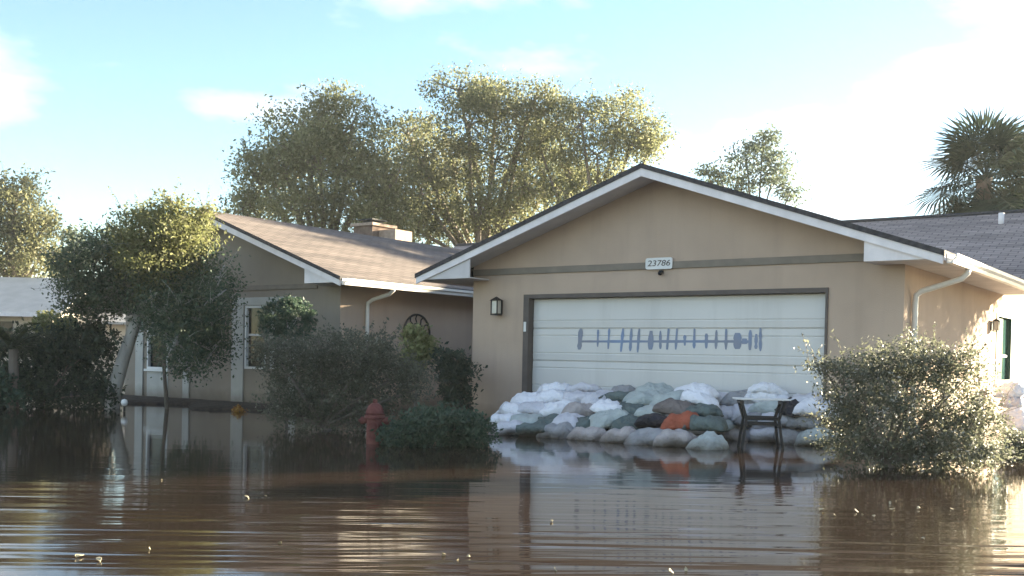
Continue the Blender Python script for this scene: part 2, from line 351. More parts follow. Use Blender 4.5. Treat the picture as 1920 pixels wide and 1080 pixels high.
# garage door: four sections, each with ribs
gd = hp(MB().box(DL, DR, .15, .17, -.3, DT), 'garage_door', M['door'])
for k in range(4):
    z1 = DT - .0 if k == 0 else 1.56 - .52*(k - 1); z0 = 1.56 - .52*k if k else 1.56
    pm = MB(); a, b = DL + .012, DR - .012; y0 = .115
    prof = [(y0 + .035, z0 + .004), (y0 + .006, z0 + .010)]
    for rz in (z0 + .12, z1 - .12):
        if rz > 1.9: continue
        prof += [(y0, rz - .016), (y0 + .008, rz - .004), (y0 + .008, rz + .004), (y0, rz + .016)]
    prof += [(y0 + .006, z1 - .012), (y0 + .035, z1 - .004)]
    pm.prism(prof, lambda y, z: (a, y, z), lambda y, z: (b, y, z))
    sub(pm, 'door_panel', M['door'], gd)
# spray painted bar of strokes on the door (flat marks)
sm = MB(); rs = random.Random(4)
def zp(x, y): return 1060 + x/4.8, 470 + y/4.8
def stroke(x0, y0, x1, y1, wd):
    n = 6; L = []; Rr = []
    for i in range(n + 1):
        t = i/n; px, py = zp(x0 + (x1 - x0)*t, y0 + (y1 - y0)*t); ww = wd/4.8/2*(.75 + .5*rs.random())*(1 if 0 < i < n else .6)
        L.append((px - ww, py)); Rr.append((px + ww, py))
    vs = [atv(x, y, .1115) for x, y in L] + [atv(x, y, .1115) for x, y in Rr]
    sm.add(vs, [(i, i + 1, n + 2 + i, n + 1 + i) for i in range(n)])
n = 30; top = []; bot = []
for i in range(n + 1):
    t = i/n; x = 120 + 1530*t; wdt = 9 + 4*rs.random()
    top.append(atv(*zp(x, 817 - wdt), .1125)); bot.append(atv(*zp(x, 817 + wdt), .1125))
sm.add(top + bot, [(i, i + 1, n + 2 + i, n + 1 + i) for i in range(n)])
for s in [(140, 700, 125, 890, 36), (295, 710, 290, 865, 18), (395, 700, 385, 885, 20), (520, 700, 500, 910, 24), (595, 700, 583, 905, 24), (665, 700, 650, 915, 24),
          (772, 720, 765, 890, 42), (855, 720, 855, 885, 22), (930, 700, 915, 890, 24), (1005, 700, 993, 890, 24), (1075, 760, 1075, 855, 26), (1162, 700, 1158, 880, 24),
          (1270, 745, 1268, 880, 28), (1360, 715, 1355, 885, 24), (1448, 705, 1445, 890, 27), (1550, 740, 1548, 885, 62), (1612, 790, 1612, 840, 50), (1665, 715, 1660, 895, 28), (1718, 750, 1715, 885, 26), (1756, 695, 1755, 905, 26)]:
    stroke(*s)
o = sub(sm, 'painted_mark', M['paint'], gd); o['label'] = 'row of grey blue paint strokes crossed by one long line'
# --- right side wall (garage and main body share it)
VM0, VR, VM1, MZ = 6.6, 12.2, 17.8, 4.63     # main roof eave, ridge, rear eave, ridge height
MSL = (MZ - 2.47)/(VR - VM0)
wa, wb, wz0, wz1 = 6.02, 7.44, .78, 2.04
f = lambda a, z, d: (GW - d, a, z)
mb = holed(0.2, 17.2, -.4, 2.42, [(wa, wb, wz0, wz1)], f, .10)
mb.add([f(VM0 + .3, 2.42, 0), f(17.2, 2.42, 0), f(VR, MZ - .12, 0)], [(0, 1, 2)])
hp(mb, 'side_wall', M['stucco'])
def window(outer, face, dpt, fw, frame_m, glass_m, mids=(), sill=True, rail=None):
    """outer=(a0,a1,z0,z1); face(a,z,d)->3d (d>0 goes into the wall)"""
    a0, a1, z0, z1 = outer; mb = MB()
    def bx(m, p0, p1, q0, q1, d0, d1):
        vs = [face(a, z, d) for d in (d0, d1) for z in (q0, q1) for a in (p0, p1)]
        m.add(vs, [(0, 2, 3, 1), (4, 5, 7, 6), (0, 1, 5, 4), (2, 6, 7, 3), (0, 4, 6, 2), (1, 3, 7, 5)])
    for p in ((a0, a0 + fw, z0, z1), (a1 - fw, a1, z0, z1), (a0 + fw, a1 - fw, z0, z0 + fw), (a0 + fw, a1 - fw, z1 - fw, z1)): bx(mb, *p, -.015, dpt)
    wn = hp(mb, 'window', frame_m)
    g = MB(); bx(g, a0 + fw, a1 - fw, z0 + fw, z1 - fw, dpt*.6, dpt*.6 + .008); sub(g, 'pane', glass_m, wn)
    for mz in mids:
        g = MB(); bx(g, a0 + fw, a1 - fw, mz - .02, mz + .02, dpt*.6 - .02, dpt*.6 - .001); sub(g, 'sash_bar', M['white'], wn)
    for ma in (rail or []):
        g = MB(); bx(g, ma - .02, ma + .02, z0 + fw, z1 - fw, dpt*.6 - .024, dpt*.6 - .002); sub(g, 'mullion', M['white'], wn)
    if sill:
        g = MB(); bx(g, a0 - .05, a1 + .05, z0 - .05, z0 - .001, -.06, dpt*.5); sub(g, 'sill', M['white'], wn)
    return wn
wn = window((wa, wb, wz0, wz1), f, .10, .06, M['green_frame'], M['glass_green'], mids=(1.28,), sill=True)
wn['label'] = 'tall dark green framed window on the sunlit side wall'
# --- left wing
WV = -.19
f = lambda a, z, d: (a, WV + d, z)
def px_u(x, y): return atv(x, y, WV)
def rect(x0, y0, x1, y1): p, q = px_u(x0, (y0 + y1)/2), px_u(x1, (y0 + y1)/2); return (p.x, q.x, px_u((x0 + x1)/2, y1).z, px_u((x0 + x1)/2, y0).z)
WA = rect(460, 553, 499, 692); WB = rect(508, 548, 541, 692); WC = rect(277, 556, 316, 692)
WA = (WA[0], WA[1], WA[2], 2.0); WB = (WB[0], WB[1], WB[2], 2.0); WC = (WC[0], WC[1], WC[2], 2.0)
WW1, WW0 = -2.95, 2*WP + 2.95
mb = holed(WW0, WW1, -.4, 2.33, [WA, WB, WC], f, .08)
mb.add([f(WW0, 2.33, 0), f(WW1, 2.33, 0), f(WW1, 2.56, 0), f(WP, WZ - .11, 0), f(WW0, 2.56, 0)], [(0, 1, 2, 3, 4)])
hp(mb, 'wing_wall', M['stucco_wing_shaded'])
for Wn in (WA, WB, WC): window(Wn, f, .08, .045, M['white'], M['glass'], mids=((Wn[2] + Wn[3])/2 + .05,), sill=Wn is WC)
def pil(x0, x1, zt, zb=-.3, pr=.03):
    a, b = px_u(x0, 640).x, px_u(x1, 640).x; hp(MB().box(a, b, WV - pr, WV - .001, zb, zt), 'pilaster', M['trim_shaded'], bevel=.006)
pil(436, 458, 2.0); pil(543, 556, 2.0); pil(256, 270, 2.0); pil(345, 357, 2.0)
a, b = px_u(436, 640).x, px_u(556, 640).x; hp(MB().box(a, b, WV - .034, WV - .001, 2.001, 2.16), 'window_head', M['trim_shaded'], bevel=.006)
a, b = px_u(277, 640).x, px_u(316, 640).x; hp(MB().box(a, b, WV - .012, WV - .001, .05, WC[2] - .06), 'panel', M['trim_shaded'])
hp(MB().box(WW0, WW1 - .6, WV - .028, WV, 2.30, 2.40), 'trim_board', M['trim_brown'], bevel=.006)
hp(MB().box(WW1 - .2, WW1, WV + .001, 7.2, -.4, 2.45), 'wing_side_wall', M['stucco'])
hp(MB().box(WW0, WW0 + .2, WV + .001, 17.0, -.4, 2.40), 'wing_side_wall', M['stucco'])
hp(MB().box(WW1 + .001, -.001, 7.0, 7.2, -.4, 2.45), 'entry_wall', M['stucco'])
hp(MB().box(0, .2, .201, 7.0, -.4, 2.40), 'garage_side_wall', M['stucco'])
hp(MB().box(WW0, GW - .01, 17.01, 17.2, -.4, 2.40), 'rear_wall', M['stucco'])
# --- roofs: each slope a slab
def slope_u(u_r, z_r, u_e, z_e, v0, v1, th=.07):
    mb = MB()
    vs = []
    for e in (0, 1):
        for (u, z, t_) in ((u_r, z_r, 0), (u_e, z_e, 0), (u_e, z_e - th, 1), (u_r, z_r - th, 1)):
            vs.append((u, v0 if e == 0 else VM0 + (z - 2.465)/MSL, z))       # the back edge runs up the valley
    mb.add(vs, [(0, 1, 2, 3), (7, 6, 5, 4), (0, 4, 5, 1), (1, 5, 6, 2), (2, 6, 7, 3), (3, 7, 4, 0)])
    return mb
def roof(mb, m):
    o = hp(mb, 'roof', m); me = o.data; me.materials.append(M['shingle_edge'])
    bm = bmesh.new(); bm.from_mesh(me); bmesh.ops.recalc_face_normals(bm, faces=bm.faces); bm.to_mesh(me); bm.free(); me.update()
    for p in me.polygons:
        if p.normal.z < .5: p.material_index = 1
    return o
def zg(u): return GZ - abs(u - GP)*SL
def zw(u): return WZ - abs(u - WP)*((WZ - 2.45)/(WE1 - WP))
VF, VW = -.62, -.80
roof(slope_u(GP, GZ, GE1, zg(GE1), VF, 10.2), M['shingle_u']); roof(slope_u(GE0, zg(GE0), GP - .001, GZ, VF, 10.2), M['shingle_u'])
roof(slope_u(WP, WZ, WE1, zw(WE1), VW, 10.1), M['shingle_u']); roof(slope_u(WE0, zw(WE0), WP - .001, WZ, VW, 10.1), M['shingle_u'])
def slope_v(v_r, z_r, v_e, z_e, u0, u1, th=.07):
    mb = MB(); vs = []
    for u in (u0, u1):
        for (v, z) in ((v_r, z_r), (v_e, z_e), (v_e, z_e - th), (v_r, z_r - th)): vs.append((u, v, z))
    mb.add(vs, [(3, 2, 1, 0), (4, 5, 6, 7), (1, 5, 4, 0), (2, 6, 5, 1), (3, 7, 6, 2), (0, 4, 7, 3)])
    return mb
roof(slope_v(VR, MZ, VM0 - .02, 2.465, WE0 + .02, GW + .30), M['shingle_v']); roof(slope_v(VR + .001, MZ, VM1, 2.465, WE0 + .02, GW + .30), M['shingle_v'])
hp(MB().tube([(WE0 + .03, VR, MZ + .012), (GW + .29, VR, MZ + .012)], .055, 6), 'ridge_cap', M['shingle_edge'])
# --- rake boards, soffits, eave boxes
def rake(u_r, u_e, zf, v, tag_):
    mb = MB(); vs = []
    for vv in (v + .015, v + .045):
        for (u, z) in ((u_r, zf(u_r) - .07), (u_e, zf(u_e) - .07), (u_e, zf(u_e) - .175), (u_r, zf(u_r) - .185)): vs.append((u, vv, z))
    mb.add(vs, [(0, 1, 2, 3), (7, 6, 5, 4), (0, 4, 5, 1), (1, 5, 6, 2), (2, 6, 7, 3), (3, 7, 4, 0)])
    hp(mb, 'rake_board', M['fascia'])
def rsoffit(u_r, u_e, zf, v0, v1):
    mb = MB(); vs = []
    for vv in (v0, v1):
        for (u, z) in ((u_r, zf(u_r) - .115), (u_e, zf(u_e) - .115), (u_e, zf(u_e) - .13), (u_r, zf(u_r) - .13)): vs.append((u, vv, z))
    mb.add(vs, [(0, 1, 2, 3), (7, 6, 5, 4), (0, 4, 5, 1), (1, 5, 6, 2), (2, 6, 7, 3), (3, 7, 4, 0)])
    hp(mb, 'soffit', M['soffit'])
rake(GP - .001, GE0 + .02, zg, VF, 'l'); rake(GP + .001, GE1 - .02, zg, VF, 'r')
rsoffit(GP - .001, GE0 + .05, zg, VF + .046, -.001); rsoffit(GP + .001, GE1 - .05, zg, VF + .046, -.001)
rake(WP - .001, WE0 + .02, zw, VW, 'l'); rake(WP + .001, WE1 - .02, zw, VW, 'r')
rsoffit(WP - .001, WE0 + .05, zw, VW + .046, WV - .001); rsoffit(WP + .001, WE1 - .05, zw, VW + .046, WV - .001)
def eave(u_wall, u_e, zf, v0, v1, s):
    zs = zf(u_e) - .10
    a, b = sorted((u_wall, u_e - s*.03)); hp(MB().box(a, b, v0 + .05, v1, zs, zs + .018), 'soffit', M['soffit'])
    a, b = sorted((u_e - s*.03, u_e - s*.004)); hp(MB().box(a, b, v0 + .046, v1, zs - .02, zf(u_e) - .071), 'fascia_board', M['fascia'])
    # boxed return at the front corner
    ui = u_wall - s*.36
    mb = MB(); poly = [(ui, zs), (u_e - s*.03, zs), (u_e - s*.03, zf(u_e) - .099), (ui, zf(ui) - .14)]
    if s < 0: poly = poly[::-1]
    mb.prism(poly, lambda a, b: (a, v0 + .047, b), lambda a, b: (a, v0 + .067, b)); hp(mb, 'eave_return', M['soffit'] if u_e == GE0 else M['fascia'])
    a, b = sorted((ui, u_wall)); hp(MB().box(a, b, v0 + .07, v0 + .58, zs, zs + .018), 'soffit', M['soffit'])
eave(GW + .001, GE1, zg, VF, VM0, 1); eave(-.001, GE0, zg, VF, 6.9, -1)
eave(WW1 + .001, WE1, zw, VW, 6.9, 1); eave(WW0 - .001, WE0, zw, VW, 12, -1)
def gutter(u, z, v0, v1):
    prof = [(0, 0), (0, -.115), (.075, -.115), (.085, -.075), (.12, -.045), (.125, .0), (.105, .0), (.1, -.035), (.07, -.065), (.065, -.1), (.012, -.1), (.012, 0)]
    mb = MB().prism(prof, lambda a, b: (u + a, v0, z + b), lambda a, b: (u + a, v1, z + b)); return hp(mb, 'gutter', M['gutter'])
gutter(GE1, zg(GE1) - .035, VF + .12, VM0 + .02); gutter(WE1, zw(WE1) - .035, VW + .05, 6.9)
def downspout(pts, r=.038):
    hp(MB().tube(pts, r, 8), 'downspout', M['gutter'], smooth=True)
zq = zg(GE1) - .14
downspout([(GE1 + .05, .45, zq), (GE1 + .045, .45, zq - .06), (GE1 - .02, .44, zq - .13), (GE1 - .25, .40, zq - .21), (GW + .12, .36, zq - .29), (GW + .06, .35, zq - .34), (GW + .05, .35, zq - .45), (GW + .05, .35, -.2)])
downspout([(WE1 + .05, .55, zq), (WE1 + .045, .55, zq - .06), (WE1 - .05, .54, zq - .13), (WW1 + .15, .5, zq - .23), (WW1 + .06, .48, zq - .29), (WW1 + .05, .48, zq - .4), (WW1 + .05, .48, -.2)])
# --- chimney on the far slope
cb = atv(714, 462, 10.6); cu, cw = cb.x, .42
ct = atv(714, 421, 10.2).z
ch = hp(MB().box(cu - .82, cu, 10.2, 11.2, 3.3, ct), 'chimney', M['brick'])
sub(MB().box(cu - .90, cu + .08, 10.12, 11.28, ct, ct + .09), 'chimney_crown', M['brick_pale'], ch)
sub(MB().box(cu - .62, cu - .2, 10.4, 10.9, ct + .09, ct + .20), 'flue', M['dark_metal'], ch)
sub(MB().box(cu - .74, cu - .08, 10.28, 11.0, ct + .20, ct + .24), 'chimney_cap', M['black'], ch)
hp(MB().box(cu + .001, cu + .7, 10.5, 11.3, 3.3, atv(735, 430, 10.5).z), 'chimney', M['brick_pale'], label='paler block standing in for the sunlit right face of the chimney')  # sunlit side of the chimney done as a block of paler brick colour
p = atv(1877, 421, 11.3); hp(MB().tube([(p.x, 11.3, p.z - .1), (p.x, 11.3, p.z + .26)], .06, 10), 'vent_pipe', M['fascia'], smooth=True)

# ------------------------------------------------------------------ fittings fixed to the house
def lantern(loc, face, name, label, s=1.):
    t = empty(name, loc, face); tag(t, label, 'lantern')
    def a(mb, n, m, **k): return sub(mb, n, m, t, **k)
    a(MB().box(-.05*s, .05*s, -.02*s, 0, -.10*s, .12*s), 'backplate', M['bronze'])
    a(MB().bar((0, -.02*s, .08*s), (0, -.11*s, .12*s), .02*s, .02*s), 'arm', M['bronze'])
    lid = MB(); b = .085*s; lid.add([(-b, -.11*s - b, .12*s), (b, -.11*s - b, .12*s), (b, -.11*s + b, .12*s), (-b, -.11*s + b, .12*s), (0, -.11*s, .19*s)], [(3, 2, 1, 0), (0, 1, 4), (1, 2, 4), (2, 3, 4), (3, 0, 4)])
    a(lid, 'lid', M['bronze'])
    gl = MB().box(-.055*s, .055*s, -.165*s, -.055*s, -.09*s, .118*s); a(gl, 'glass_body', M['lamp_glass'])
    for x in (-.06, .06):
        for y in (-.17, -.05): a(MB().box((x - .008)*s, (x + .008)*s, (y - .008)*s, (y + .008)*s, -.10*s, .12*s), 'corner_bar', M['bronze'])
    a(MB().box(-.07*s, .07*s, -.18*s, -.04*s, -.12*s, -.10*s), 'base_plate', M['bronze'])
p = atv(938, 578, 0); lantern((p.x, -.001, p.z), 0, 'wall_lantern', 'bronze box lantern on the garage wall left of the door')
p = atu(1858, 612, GW); lantern((GW + .001, p.y, p.z), R(90), 'wall_lantern', 'dark lantern on the sunlit side wall beside the green window', .75)
# house number
p0, p1 = atv(1211, 494, -.04), atv(1261, 494, -.04); cxm = (p0.x + p1.x)/2; wd = p1.x - p0.x; hh = .17; czm = atv(1236, 494, -.04).z
t = empty('house_number_plate', (cxm, -.03, czm)); tag(t, 'pale oblong house number plate above the garage door', 'sign')
def rrect(w_, h_, r, n=5):
    pts = []
    for cx_, cz_, a0 in ((w_/2 - r, h_/2 - r, 0), (-w_/2 + r, h_/2 - r, 90), (-w_/2 + r, -h_/2 + r, 180), (w_/2 - r, -h_/2 + r, 270)):
        for i in range(n + 1): a = R(a0 + 90*i/n); pts.append((cx_ + r*math.cos(a), cz_ + r*math.sin(a)))
    return pts
sub(MB().prism(rrect(wd, hh, .035), lambda a, b: (a, -.022, b), lambda a, b: (a, -.001, b)), 'plate', M['white'], t)
cu_ = bpy.data.curves.new('digits', 'FONT'); cu_.body = '23786'; cu_.size = .145; cu_.align_x = 'CENTER'; cu_.align_y = 'CENTER'; cu_.shear = .15; cu_.extrude = .002
to = bpy.data.objects.new('tmp', cu_); col.objects.link(to)
dme = bpy.data.meshes.new_from_object(to.evaluated_get(bpy.context.evaluated_depsgraph_get())); bpy.data.objects.remove(to)
dme.materials.clear(); dme.materials.append(M['frame_brown']); dg = bpy.data.objects.new('digits', dme); col.objects.link(dg); dg.parent = t; dg.location = (0, -.025, 0); dg.rotation_euler = (R(90), 0, 0); dg.scale = (1.05, .85, 1)
p = atv(1238, 511, -.05); t = empty('security_camera', (p.x, -.001, p.z)); tag(t, 'small black security camera under the house number plate', 'camera')
sub(MB().box(-.03, .03, -.03, 0, -.01, .04), 'mount', M['black'], t); sub(MB().lathe([(.0, -.045), (.026, -.038), (.036, -.01), (.036, .012)], 14, (0, -.055, 0)), 'dome', M['black'], t, smooth=True)
# round metal ornament on the wing side wall
p = atu(780, 627, WW1); t = empty('wall_ornament', (WW1 + .02, p.y, p.z)); tag(t, 'round dark wrought metal ornament hanging on the entry wall', 'wall art')
rr = .40
def ring(r, th): return MB().tube([(0, r*math.cos(2*math.pi*i/32), r*math.sin(2*math.pi*i/32)) for i in range(33)], th, 6, False)
sub(ring(rr, .022), 'outer_ring', M['bronze'], t, smooth=True); sub(ring(rr*.55, .014), 'inner_ring', M['bronze'], t, smooth=True)
for k in range(12):
    a = 2*math.pi*k/12; sub(MB().tube([(0, rr*.55*math.cos(a), rr*.55*math.sin(a)), (0, rr*.8*math.cos(a + .13), rr*.8*math.sin(a + .13)), (0, rr*math.cos(a), rr*math.sin(a))], .014, 5), 'scroll', M['bronze'], t)
sub(MB().lathe([(.01, -.01), (.09, -.006), (.09, .006), (.01, .01)], 14), 'boss', M['bronze'], t)

# ------------------------------------------------------------------ foliage
def leafmesh(name, pts, size, rng, m, aspect=.5, flat=0., tone=None, droop=0.):
    pts = np.asarray(pts, float); n = len(pts)
    a = rng.normal(size=(n, 3)); a[:, 2] = a[:, 2]*(1 - flat) - droop; a /= np.linalg.norm(a, axis=1)[:, None]
    b = rng.normal(size=(n, 3)); b -= a*(a*b).sum(1)[:, None]; b /= np.linalg.norm(b, axis=1)[:, None]
    c = np.cross(a, b)
    L = (size*(.45 + 1.1*rng.random(n)))[:, None]
    v = np.empty((n, 4, 3)); v[:, 0] = pts - a*L/2; v[:, 1] = pts + b*L*aspect/2 + c*L*.1; v[:, 2] = pts + a*L/2; v[:, 3] = pts - b*L*aspect/2 + c*L*.1
    me = bpy.data.meshes.new(name); me.vertices.add(4*n); me.vertices.foreach_set('co', v.ravel())
    me.loops.add(4*n); me.loops.foreach_set('vertex_index', np.arange(4*n, dtype=np.int32)); me.polygons.add(n)
    me.polygons.foreach_set('loop_start', np.arange(0, 4*n, 4, dtype=np.int32)); me.polygons.foreach_set('loop_total', np.full(n, 4, np.int32))
    me.update(calc_edges=True)
    at = me.attributes.new('tone', 'FLOAT', 'FACE'); at.data.foreach_set('value', (rng.random(n) if tone is None else np.clip(tone, 0, 1)).astype(np.float32))
    me.materials.append(m); return me
def lobes_points(lobes, n, rng, clump, per, shell=.55):
    """lobes: (center, (rx,ry,rz)); leaves gathered in clumps in the outer part of every lobe"""
    vol = np.array([l[1][0]*l[1][1] + l[1][0]*l[1][2] for l in lobes]); pr = vol/vol.sum(); P = []; T = []; C = []
    for li, (c, r) in enumerate(lobes):
        k = max(3, int(n*pr[li]/per))
        d = rng.normal(size=(k, 3)); d /= np.linalg.norm(d, axis=1)[:, None]
        q = (shell + (1 - shell)*rng.random(k)**.7)*(.78 + .42*rng.random(k))
        cc = np.array(c) + d*np.array(r)*q[:, None]; C.append(cc)
        for x in cc:
            P.append(x + np.clip(rng.normal(size=(per, 3)), -1.7, 1.7)*clump*np.array([1, 1, .7])*(.6 + .8*rng.random())); T.append(np.clip(.5 + rng.normal()*.22 + rng.normal(size=per)*.2, 0, 1))
    return np.vstack(P), np.concatenate(T), np.vstack(C)
def linked(name, me, parent=None):
    o = bpy.data.objects.new(name, me); col.objects.link(o)
    if parent: o.parent = parent
    return o
def plant(name, base, lobes, n, leaf, m, bark, label, cat, seed, clump=.25, per=14, trunk_r=.15, fork=None, shell=.5, group=None, part='crown', twigs=0, aspect=.5, trunk=None, stem='trunk', droop=0., minz=None, sat_step=3, shoots=0, shoot_len=.4):
    rng = np.random.default_rng(seed); base = Vector(base); root = empty(name, base); tag(root, label, cat, group)
    P, T, C = lobes_points(lobes, n, rng, clump, per, shell)
    SH = []
    for _ in range(shoots):
        c_, r_ = lobes[rng.integers(len(lobes))]; d_ = rng.normal(size=3); d_[2] = abs(d_[2])*.9; d_ /= np.linalg.norm(d_); p_ = np.array(c_) + d_*np.array(r_)*.8
        g_ = d_ + np.array([0, 0, .4]) + rng.normal(size=3)*.35; g_ /= np.linalg.norm(g_); ln = shoot_len*(.5 + rng.random()); q_ = p_ + g_*ln + np.array([0, 0, -.15*ln]); k_ = 12
        tt = np.linspace(.1, 1, k_)[:, None]; m_ = p_ + g_*ln*tt + np.array([0, 0, -.15*ln])*tt**2
        P = np.vstack([P, m_ + rng.normal(size=(k_, 3))*leaf*.35]); T = np.concatenate([T, np.clip(.6 + rng.normal(size=k_)*.2, 0, 1)]); SH.append((p_, p_ + g_*ln*.5, q_))
    if minz is not None:
        k = P[:, 2] > minz; P, T = P[k], T[k]
    P = P - np.array(base)
    linked(part, leafmesh(part, P, leaf, rng, m, aspect, tone=T, droop=droop), root)
    mb = MB(); fk = Vector(fork) if fork else base.lerp(Vector(lobes[0][0]), .45)
    tr = [Vector(p) for p in trunk] if trunk else [base + Vector((0, 0, -.25)), base.lerp(fk, .5) + Vector((rng.normal()*.05, rng.normal()*.05, 0)), fk]
    mb.tube([p - base for p in tr], [trunk_r*(1 - .4*i/(len(tr) - 1)) for i in range(len(tr))], 10)
    for c, r in lobes[::sat_step]:
        c = Vector(c); mid = fk.lerp(c, .5) + Vector((rng.normal()*.15, rng.normal()*.15, .1))*r[0]
        mb.tube([fk - base, mid - base, c - base, c + Vector((rng.normal()*.4*r[0], rng.normal()*.4*r[1], .5*r[2])) - base], [trunk_r*.5, trunk_r*.34, trunk_r*.2, trunk_r*.06], 6)
        near = C[np.argsort(((C - np.array(c))**2).sum(1))[:max(4, int(len(C)/len(lobes)))]]
        for q in near[rng.permutation(len(near))[:twigs]]:
            q = Vector(q); mb.tube([c - base, c.lerp(q, .55) - base + Vector((0, 0, .05)), q - base], [trunk_r*.16, trunk_r*.1, trunk_r*.04], 4, False)
    for a_, b_, c_ in SH: mb.tube([Vector(x) - base for x in (a_, b_, c_)], [leaf*.09, leaf*.07, leaf*.04], 4, False)
    mb.build(stem, bark, root, smooth=True)
    return root
def plobes(D, lst, depth=1., seed=0, sat=2):
    rs = random.Random(seed); out = []
    for px, py, rx, ry in lst:
        k = D/FPX; dd = rs.uniform(-.6, .6)*rx*k; c = atD(px, py, D + dd); out.append((c, (rx*k, rx*k*depth, ry*k)))
        for _ in range(sat):
            a = rs.uniform(0, 6.28); e = rs.uniform(-.5, 1.2); q = rs.uniform(.3, .5)
            out.append((c + Vector((math.cos(a)*math.cos(e)*rx*k*.95, math.sin(a)*math.cos(e)*rx*k*.95*depth, math.sin(e)*ry*k*.95)), (rx*k*q, rx*k*q, ry*k*q)))
    return out
def gbase(px, D, z=None):
    p = atD(px, 700, D); return Vector((p.x, p.y, gz(p.x, p.y) if z is None else z))

# trees behind the roofs
plant('oak_tree', gbase(610, 43), plobes(43, [(600, 320, 110, 75), (510, 350, 65, 60), (690, 340, 70, 70), (590, 285, 75, 45), (470, 390, 38, 40), (560, 400, 80, 40), (660, 410, 70, 35), (640, 290, 60, 40), (530, 300, 50, 35), (720, 390, 50, 50), (455, 395, 36, 42), (480, 335, 48, 48), (570, 245, 85, 50), (660, 235, 75, 50), (745, 330, 45, 55), (745, 420, 40, 35)], seed=1), 46000, .135, M['leaf_oak'], M['bark'],
      'broad sunlit olive green oak behind the left wing roof', 'tree', 11, .30, 16, .28, twigs=5, shoots=80, shoot_len=.9)
plant('oak_tree', gbase(960, 45), plobes(45, [(850, 320, 70, 60), (930, 300, 75, 50), (820, 390, 60, 55), (900, 390, 65, 50), (985, 350, 50, 45), (880, 235, 80, 45), (980, 250, 70, 50), (790, 300, 40, 40), (930, 190, 60, 40), (780, 430, 40, 30), (850, 440, 40, 25), (790, 365, 50, 50), (765, 255, 50, 40), (860, 170, 70, 40), (950, 400, 60, 45), (1005, 390, 45, 40), (1000, 190, 60, 40)], seed=2), 40000, .13, M['leaf_sparse'], M['bark'],
      'tall open branched oak with sky showing through behind the garage roof valley', 'tree', 12, .26, 12, .30, twigs=8, shoots=90, shoot_len=.9)
plant('slender_tree', gbase(1115, 44), plobes(44, [(1120, 290, 60, 50), (1060, 320, 50, 45), (1180, 275, 55, 35), (1090, 230, 60, 40), (1165, 220, 55, 40), (1215, 285, 28, 22), (1010, 270, 40, 35), (1040, 235, 60, 45), (1130, 345, 48, 30), (1195, 245, 50, 38), (1060, 370, 45, 32)], seed=3), 25000, .12, M['leaf_oak'], M['bark'],
      'slender forked tree with yellow green leaves above the left garage rake', 'tree', 13, .24, 12, .22, twigs=8, shoots=60, shoot_len=.8)
plant('airy_tree', gbase(1400, 42), plobes(42, [(1400, 300, 50, 30), (1350, 330, 35, 25), (1450, 330, 45, 25), (1480, 365, 30, 16), (1390, 350, 35, 20), (1430, 270, 40, 20), (1325, 320, 18, 14)], seed=4), 7000, .12, M['leaf_teal'], M['bark'],
      'thin airy tree with pale blue green leaves behind the right garage rake', 'tree', 14, .18, 10, .13, twigs=6, shell=.3)
plant('hazy_tree', gbase(770, 62), plobes(62, [(770, 360, 70, 60), (720, 320, 50, 45), (830, 330, 60, 50), (780, 270, 60, 45), (750, 420, 60, 40), (840, 410, 60, 40)], seed=21), 9000, .24, M['leaf_far'], M['bark'],
      'pale tree filling the gap between the oaks above the chimney', 'tree', 18, .4, 14, .3, twigs=3)
plant('hazy_tree', gbase(1020, 60), plobes(60, [(1020, 330, 60, 50), (960, 360, 50, 45), (1075, 340, 50, 40), (1010, 270, 55, 40), (930, 420, 60, 35)], seed=22), 7000, .24, M['leaf_teal'], M['bark'],
      'pale tree deep behind the forked tree left of the garage peak', 'tree', 19, .4, 14, .3, twigs=3)
plant('round_tree', gbase(40, 46), plobes(46, [(20, 400, 60, 50), (60, 440, 45, 45), (10, 460, 60, 50), (70, 490, 40, 40), (30, 370, 40, 30), (-50, 420, 70, 70), (-30, 500, 60, 40), (85, 420, 20, 20)], seed=5), 18000, .15, M['leaf_far'], M['bark'],
      'pale olive rounded tree standing behind the neighbouring house at far left', 'tree', 15, .34, 16, .3, twigs=3, shoots=60, shoot_len=1.)
plant('small_tree', gbase(138, 60), plobes(60, [(138, 455, 14, 14), (150, 480, 28, 20), (120, 490, 25, 20), (132, 440, 10, 8)], seed=6), 2500, .22, M['leaf_teal'], M['bark'],
      'small hazy tree far off between the left trees', 'tree', 16, .3, 12, .15)

# added tree out of view to the right, crown shaped to shade the side wall
lob = []
for v_, z_ in ((.3, 1.2), (.5, 1.9), (1.3, 1.5), (1.6, 2.2), (2.6, 1.7), (2.8, 2.3), (3.8, 2.0), (4.4, 2.5), (5.4, 2.55), (1.0, 2.8), (3.0, 3.0), (4.6, 3.1)):
    d_ = 8.6 + .5*math.sin(v_*5); lob.append((Vector((GW, v_, z_)) + SUN*d_, (.75, .75, .46)))
tb = Vector((GW, 2.4, 0)) + Vector((SUN.x, SUN.y, 0))*8.6; tb.z = -.28
plant('added_shade_tree', tb, lob, 16000, .10, M['leaf_oak'], M['bark'], 'small added tree out of view that shades the side wall', 'tree', 17, .16, 14, .13, twigs=3, sat_step=1, fork=tb + Vector((0, 0, 3.0)))

